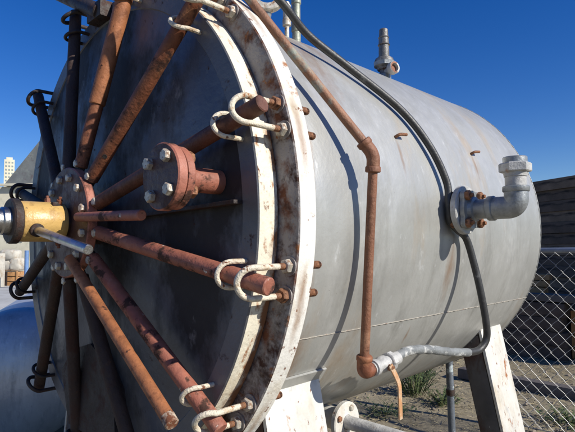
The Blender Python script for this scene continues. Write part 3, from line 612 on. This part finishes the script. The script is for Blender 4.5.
# ------------------------------------------------------------------ chain link fence
FY = 3.2
fence = thing('chain_link_fence', (1.2, FY, 0), 'low chain link fence with pipe top rail behind the tank', 'fence')
b = NB(); cw, chh = 0.047, 0.050; xs = 0.21; zt_, zb_ = -0.165, -H+0.03; nr = int((zt_-zb_)/chh)
nw = int(2.05/cw)
for k in range(nw):
    pts = []
    for j in range(nr+1):
        sgn = 1 if (j+k) % 2 else -1
        x = xs + k*cw + cw*0.5 + sgn*(cw*0.5+0.002); 
        zz = zt_-j*chh; wb = noise.noise(Vector((x*1.7, zz*2.1, 4)))*0.022; pts.append(V(x + wb + rnd.uniform(-.003, .003), FY + (0.004 if (j+k) % 2 else -0.004) + 0.03*noise.noise(Vector((x*1.1, zz*1.5, 9))), zz + 0.012*noise.noise(Vector((x*1.5, zz*1.3, 14)))))
    tube(b, pts, 0.0022, 4)
wm = obj('wire_mesh', b, m_wire, fence, 60); wm['kind'] = 'stuff'
b = NB(); cyl(b, V(0.18, FY+0.028, -0.152), V(2.25, FY+0.028, -0.145), 0.021, 16); obj('rail', b, m_rail, fence)
for x in (0.20, 2.2):
    b = NB(); cyl(b, V(x, FY+0.028, -H-0.02), V(x, FY+0.028, -0.10), 0.028, 16); obj('post', b, m_rail, fence)
b = NB(); tube(b, [V(0.2, FY, -H+0.035), V(1.2, FY, -H+0.045), V(2.2, FY, -H+0.035)], 0.0035, 6); obj('tension_wire', b, m_wire, fence)

# ------------------------------------------------------------------ timbers behind the fence
def timber(c, L, wd, ht, rz, m, label, group, nm='timber'):
    b = NB(); box(b, Vector((0, 0, 0)), L, wd, ht, 0, 0.008)
    for v in b.verts: v.co += Vector((noise.noise(v.co*3+c), noise.noise(v.co*3+c+Vector((5, 0, 0))), noise.noise(v.co*3+c+Vector((9, 0, 0)))))*0.008
    me = finish(b, nm, m, 40, Z0)[0]; o = place(nm, me, None, c); o.rotation_euler = (rnd.uniform(-.004, .004), rnd.uniform(-.003, .003), rz)
    return tag(o, label, 'timber', group)
ORD = ['topmost', 'second', 'third', 'fourth', 'fifth', 'sixth', 'seventh', 'eighth', 'ninth', 'tenth', 'eleventh', 'twelfth', 'thirteenth', 'lowest']
def rank(k, n): return 'topmost' if k == n-1 else 'lowest' if k == 0 else ORD[n-1-k] + ' from the top'
rzs = R_(-27); dx = Vector((math.cos(rzs), math.sin(rzs), 0)); dy = Vector((-dx.y, dx.x, 0))
base = Vector((0.2, 7.6, 0))
for k in range(14):
    timber(base + dy*(0.2 + rnd.uniform(-.06, .06)) + dx*rnd.uniform(-.12, .12) + Vector((0, 0, 0.086+k*0.181)), 5.4+rnd.uniform(-.2, .2), 0.34, 0.1795, rzs+rnd.uniform(-.009, .009), m_tiebrown if k % 3 == 1 else m_tie, 'long dark timber, ' + rank(k, 14) + ' of the tall stack behind the fence', 'timbers in the tall stack')
for k in range(4):
    timber(Vector((-1.25+rnd.uniform(-.03, .03), 6.1, 0.085+k*0.178)), 2.35+rnd.uniform(-.03, .03), 0.40, 0.1765, rnd.uniform(-.01, .01), m_tie, 'dark timber, ' + rank(k, 4) + ' of the low stack just behind the fence', 'timbers in the low stack')
timber(Vector((-0.9, 6.0, 0.085+4*0.178-0.03)), 3.9, 0.20, 0.09, R_(0.5), m_tiegrey, 'grey weathered plank lying on top of the low timber stack', None, 'plank')
timber(Vector((0.9, 4.35, 0.05)), 3.2, 0.13, 0.11, R_(-1.5), m_tiegrey, 'long grey timber lying on the dirt behind the fence', None)
for k, (x, y, z, L, wd, ht, rz) in enumerate([(0.16, 6.3, 0.30, 0.36, 0.3, 0.6, 0.1)]):
    b = NB()
    rt_ = thing('crate', Vector((x, y, 0)), 'orange wooden crate at the right end of the low timber stack', 'crate')
    for i in range(4):
        b = NB(); box(b, Vector((x, y-0.17, 0.08+i*0.155)), 0.42, 0.02, 0.13, 0, 0.003); obj('slat', b, m_wood, rt_)
        b = NB(); box(b, Vector((x-0.22, y, 0.08+i*0.155)), 0.02, 0.36, 0.13, 0, 0.003); obj('slat', b, m_wood, rt_)
    for sx in (-.19, .19):
        for sy in (-.14, .14):
            b = NB(); box(b, Vector((x+sx, y+sy, 0.31)), 0.035, 0.035, 0.62, 0, 0.002); obj('corner_post', b, m_wood, rt_)
for k in range(3):
    timber(Vector((-0.98+0.03*k, 6.9, 0.90+k*0.095-0.12)), 0.75, 0.2, 0.085, 0.05*k, m_wood, ['lowest', 'middle', 'topmost'][k]+' short orange board showing between the two timber stacks', 'short boards', 'board')
for k in range(4):
    timber(Vector((-0.98, 6.85+0.0*k, 0.09+k*0.178)), 0.7, 0.2, 0.17, 0.03*k, m_tie, 'short dark block, ' + rank(k, 4) + ' of the pile under the orange boards', 'short dark blocks', 'block')

# ------------------------------------------------------------------ weeds
def weed(x, y, h, n, label, sp=0.18):
    rt_ = thing('weed_plant', Vector((x, y, ground_z(x, y))), label, 'weed', 'weeds on the dirt')
    b = NB()
    for k in range(n):
        a = rnd.uniform(0, 6.28); r0 = rnd.uniform(0, sp*0.5); hh = h*rnd.uniform(0.4, 1.0); le = rnd.uniform(0.1, 0.9)*sp
        p0 = Vector((x+r0*math.cos(a), y+r0*math.sin(a), ground_z(x, y))); p2 = p0 + Vector((le*math.cos(a), le*math.sin(a), hh))
        p1 = (p0+p2)/2 + Vector((0, 0, hh*0.15)); s = Vector((-math.sin(a+.7), math.cos(a+.7), 0))*rnd.uniform(.003, .007)
        v = [b.verts.new(t) for t in (p0-s*.5, p0+s*.5, p1+s, p1-s, p2)]
        b.faces.new((v[0], v[1], v[2], v[3])); b.faces.new((v[3], v[2], v[4]))
        for q in range(4):
            t = rnd.uniform(.3, 1); c = p0.lerp(p2, t); aa = rnd.uniform(0, 6.28); l = Vector((math.cos(aa), math.sin(aa), rnd.uniform(-.2, .6)))*rnd.uniform(.015, .045); s2 = l.cross(ZA).normalized()*l.length*.25
            b.faces.new([b.verts.new(c), b.verts.new(c+l*.5+s2), b.verts.new(c+l), b.verts.new(c+l*.5-s2)])
    obj('leaves', b, m_weed, rt_, 80)
weed(-0.75, 3.50, 0.30, 110, 'taller green weed growing left of the thin drain pipe', 0.22)
weed(-0.40, 3.42, 0.16, 70, 'small green weed beside the foot of the thin drain pipe', 0.18)
weed(-1.0, 4.05, 0.15, 60, 'low green weed behind the taller weed under the tank', 0.2)
weed(0.62, 3.62, 0.11, 90, 'green weed in the bottom right corner by the fence', 0.3)
weed(-0.6, 2.80, 0.07, 50, 'sparse weed near the hanging valve lever', 0.25)

# ------------------------------------------------------------------ left: tarpaulin heap, sacks, shed, tower
ap = NB(); box(ap, Vector((-19.0, 3.0, 0.02)), 29.0, 26.0, 0.06, 0, 0.01)
o = obj('concrete_apron', ap, m_apron); o['kind'] = 'structure'; o['label'] = 'pale concrete apron left of the tank'
ed = Vector((-0.905, 0.424, 0)).normalized(); rs = 0.503; cs = Vector((-2.77, 0.655, H-1.047))
st = thing('steel_vessel', (-3.2, 0.85, 0), 'smaller blue grey steel vessel lying low beside the door in the shade', 'tank')
b = NB(); lathe(b, cs, ed, [(-0.62, rs), (0.5, rs), (2.0, rs), (3.4, rs)], 72); sv = obj('shell', b, m_vessel, st)
b = NB(); lathe(b, cs, ed, [(-0.62-0.24*math.sin(R_(a)), rs*math.cos(R_(a))) for a in (90, 80, 68, 56, 44, 32, 20, 10, 0)], 72); obj('dished_head', b, m_vessel, st)
b = NB(); lathe(b, cs, ed, [(3.4+0.24*math.sin(R_(a)), rs*math.cos(R_(a))) for a in (0, 10, 20, 32, 44, 56, 68, 80, 90)], 72); obj('dished_head', b, m_vessel, st)
for k in (-0.61, 1.3, 3.39):
    b = NB(); lathe(b, cs, ed, [(k-0.006, rs-0.004), (k-0.004, rs+0.003), (k+0.004, rs+0.003), (k+0.006, rs-0.004)], 72, True); obj('weld_ring', b, m_vessel, st)
for k in (0.0, 2.7):
    b = NB(); c = cs+ed*k; box(b, Vector((c.x, c.y, 0.03)), 0.14, 0.9, 0.12, math.atan2(ed.y, ed.x), 0.006); obj('cradle', b, m_darksteel, st)
# sacks on a pallet further off
dcam = lambda px, Z, z: M.translation + (fw + rt*((px-287.5)/506.6))*Z*1.0 + Vector((0, 0, 0))
def far(px, Z): p = dcam(px, Z, 0); return Vector((p.x, p.y, 0))
lz = math.atan2(rt0.y, rt0.x); uF = Vector((fw.x, fw.y, 0)).normalized()
c = far(13, 20)
pal = thing('pallet_box', c, 'open orange wooden pallet box far left below the yellow screw', 'pallet')
for i in range(3):
    b = NB(); box(b, c+Vector((0, 0, 0.11+i*0.19)), 0.85, 0.7, 0.16, lz, 0.004); obj('board', b, m_wood, pal)
for sx in (-.4, 0, .4):
    b = NB(); box(b, c+rt0*sx-uF*0.37+Vector((0, 0, 0.3)), 0.07, 0.03, 0.6, lz, 0.003); obj('upright', b, m_darksteel if sx == 0 else m_wood, pal)
for k, (ox, oz, sx, sz) in enumerate([(-0.14, 0.82, 0.62, 0.42), (0.24, 0.86, 0.44, 0.50), (-0.02, 1.22, 0.66, 0.42)]):
    b = NB(); bmesh.ops.create_icosphere(b, subdivisions=3, radius=0.5)
    for v in b.verts:
        d = v.co.normalized(); v.co = Vector((math.copysign(abs(d.x)**.4, d.x)*sx/2, math.copysign(abs(d.y)**.4, d.y)*.28, math.copysign(abs(d.z)**.4, d.z)*sz/2)) + d*0.04*noise.noise(d*3+Vector((k*3, 0, 0)))
        v.co = Matrix.Rotation(lz, 3, 'Z') @ v.co + c + rt0*ox + Vector((0, 0, oz)) - uF*0.02*k
    o = obj('sack', b, m_sack, None, 60); tag(o, ['plump white sack lying flat on the left of the pallet box', 'upright white sack on the right of the pallet box', 'topmost white sack on the pallet box'][k], 'sack', 'white sacks')
c = far(27.5, 18.0)
b = NB(); cyl(b, c, c+Vector((0, 0, 1.4)), 0.07, 14); cyl(b, c, c+Vector((0, 0, 0.03)), 0.12, 14); o = obj('bollard', b, m_bluepost); tag(o, 'short blue post right of the white sacks', 'post')
c = far(-2, 19)
b = NB(); box(b, c+Vector((0, 0, 0.65)), 0.35, 0.5, 1.3, lz, 0.02); o = obj('bin', b, m_sack); tag(o, 'pale bin cut by the left edge beside the sacks', 'bin')
# shed with steep grey roof
sd = thing('shed', far(40, 30), 'pale yellow shed with steep grey green roof on the far left', 'building')
uR = rt0; uF = Vector((fw.x, fw.y, 0)).normalized()
A0 = far(2.5, 30); zE = M.translation.z + 30*(0.06 + (216-181)/506.6) ; zC = zE
Wd, Dp = 6.4, 9.0
def sp_(r, f, z): return A0 + uR*r + uF*f + Vector((0, 0, z))
b = NB(); hexa(b, [sp_(-2.0, 0.3, 0), sp_(Wd, 0.3, 0), sp_(Wd, Dp, 0), sp_(-2.0, Dp, 0), sp_(-2.0, 0.3, zE-0.12), sp_(Wd, 0.3, zE-0.12), sp_(Wd, Dp, zE-0.12), sp_(-2.0, Dp, zE-0.12)], 0.01); obj('wall', b, m_stucco, sd)
b = NB(); pk = zE+4.6
hexa(b, [sp_(0, 0, zE-0.1), sp_(6.6, 0, zE-0.1), sp_(6.6, Dp+.3, zE-0.1), sp_(0, Dp+.3, zE-0.1), sp_(3.25, 0.7, pk), sp_(3.35, 0.7, pk), sp_(3.35, Dp-1.6, pk), sp_(3.25, Dp-1.6, pk)]); roof = obj('roof', b, m_slate, sd)
b = NB(); box(b, sp_(2.3, -0.02, zE-0.05), 8.8, 0.12, 0.14, lz, 0.01); obj('eave_board', b, m_stucco, sd)
b = NB(); box(b, sp_(0.6, 0.28, 2.4), 0.9, 0.06, 1.1, lz, 0.01); obj('window', b, m_glass, sd)
# far tower block
tw = thing('tower_block', far(8, 500), 'slender cream tower block far away on the left horizon', 'building')
c = far(8.2, 500); hh = 1.45+500*(0.06+(216-157)/506.6)
b = NB(); box(b, c+Vector((0, 0, hh/2)), 9.0, 9.0, hh, lz+0.5, 0.05); obj('wall', b, m_tower, tw)
b = NB(); box(b, c+Vector((0, 0, hh+1.2)), 5.5, 5.5, 2.4, lz+0.5, 0.05); obj('roof_plant', b, m_tower, tw)
m5 = Matrix.Rotation(lz+0.5, 3, 'Z')
bmw = NB(); box(bmw, Vector((0, 0, 0)), 1.5, 0.3, 1.6, 0, 0.02); wme = finish(bmw, 'window', m_glass, 30, Z0)[0]
for fl in range(14):
    for k in (-2.7, 0, 2.7):
        for face in (0, 1):
            loc = Vector((k, -4.5, 0)) if face == 0 else Vector((4.5, k, 0))
            o = place('window', wme, tw, c + m5 @ loc + Vector((0, 0, hh-3-fl*3.6))); o.rotation_euler = (0, 0, lz+0.5+(math.pi/2 if face else 0))
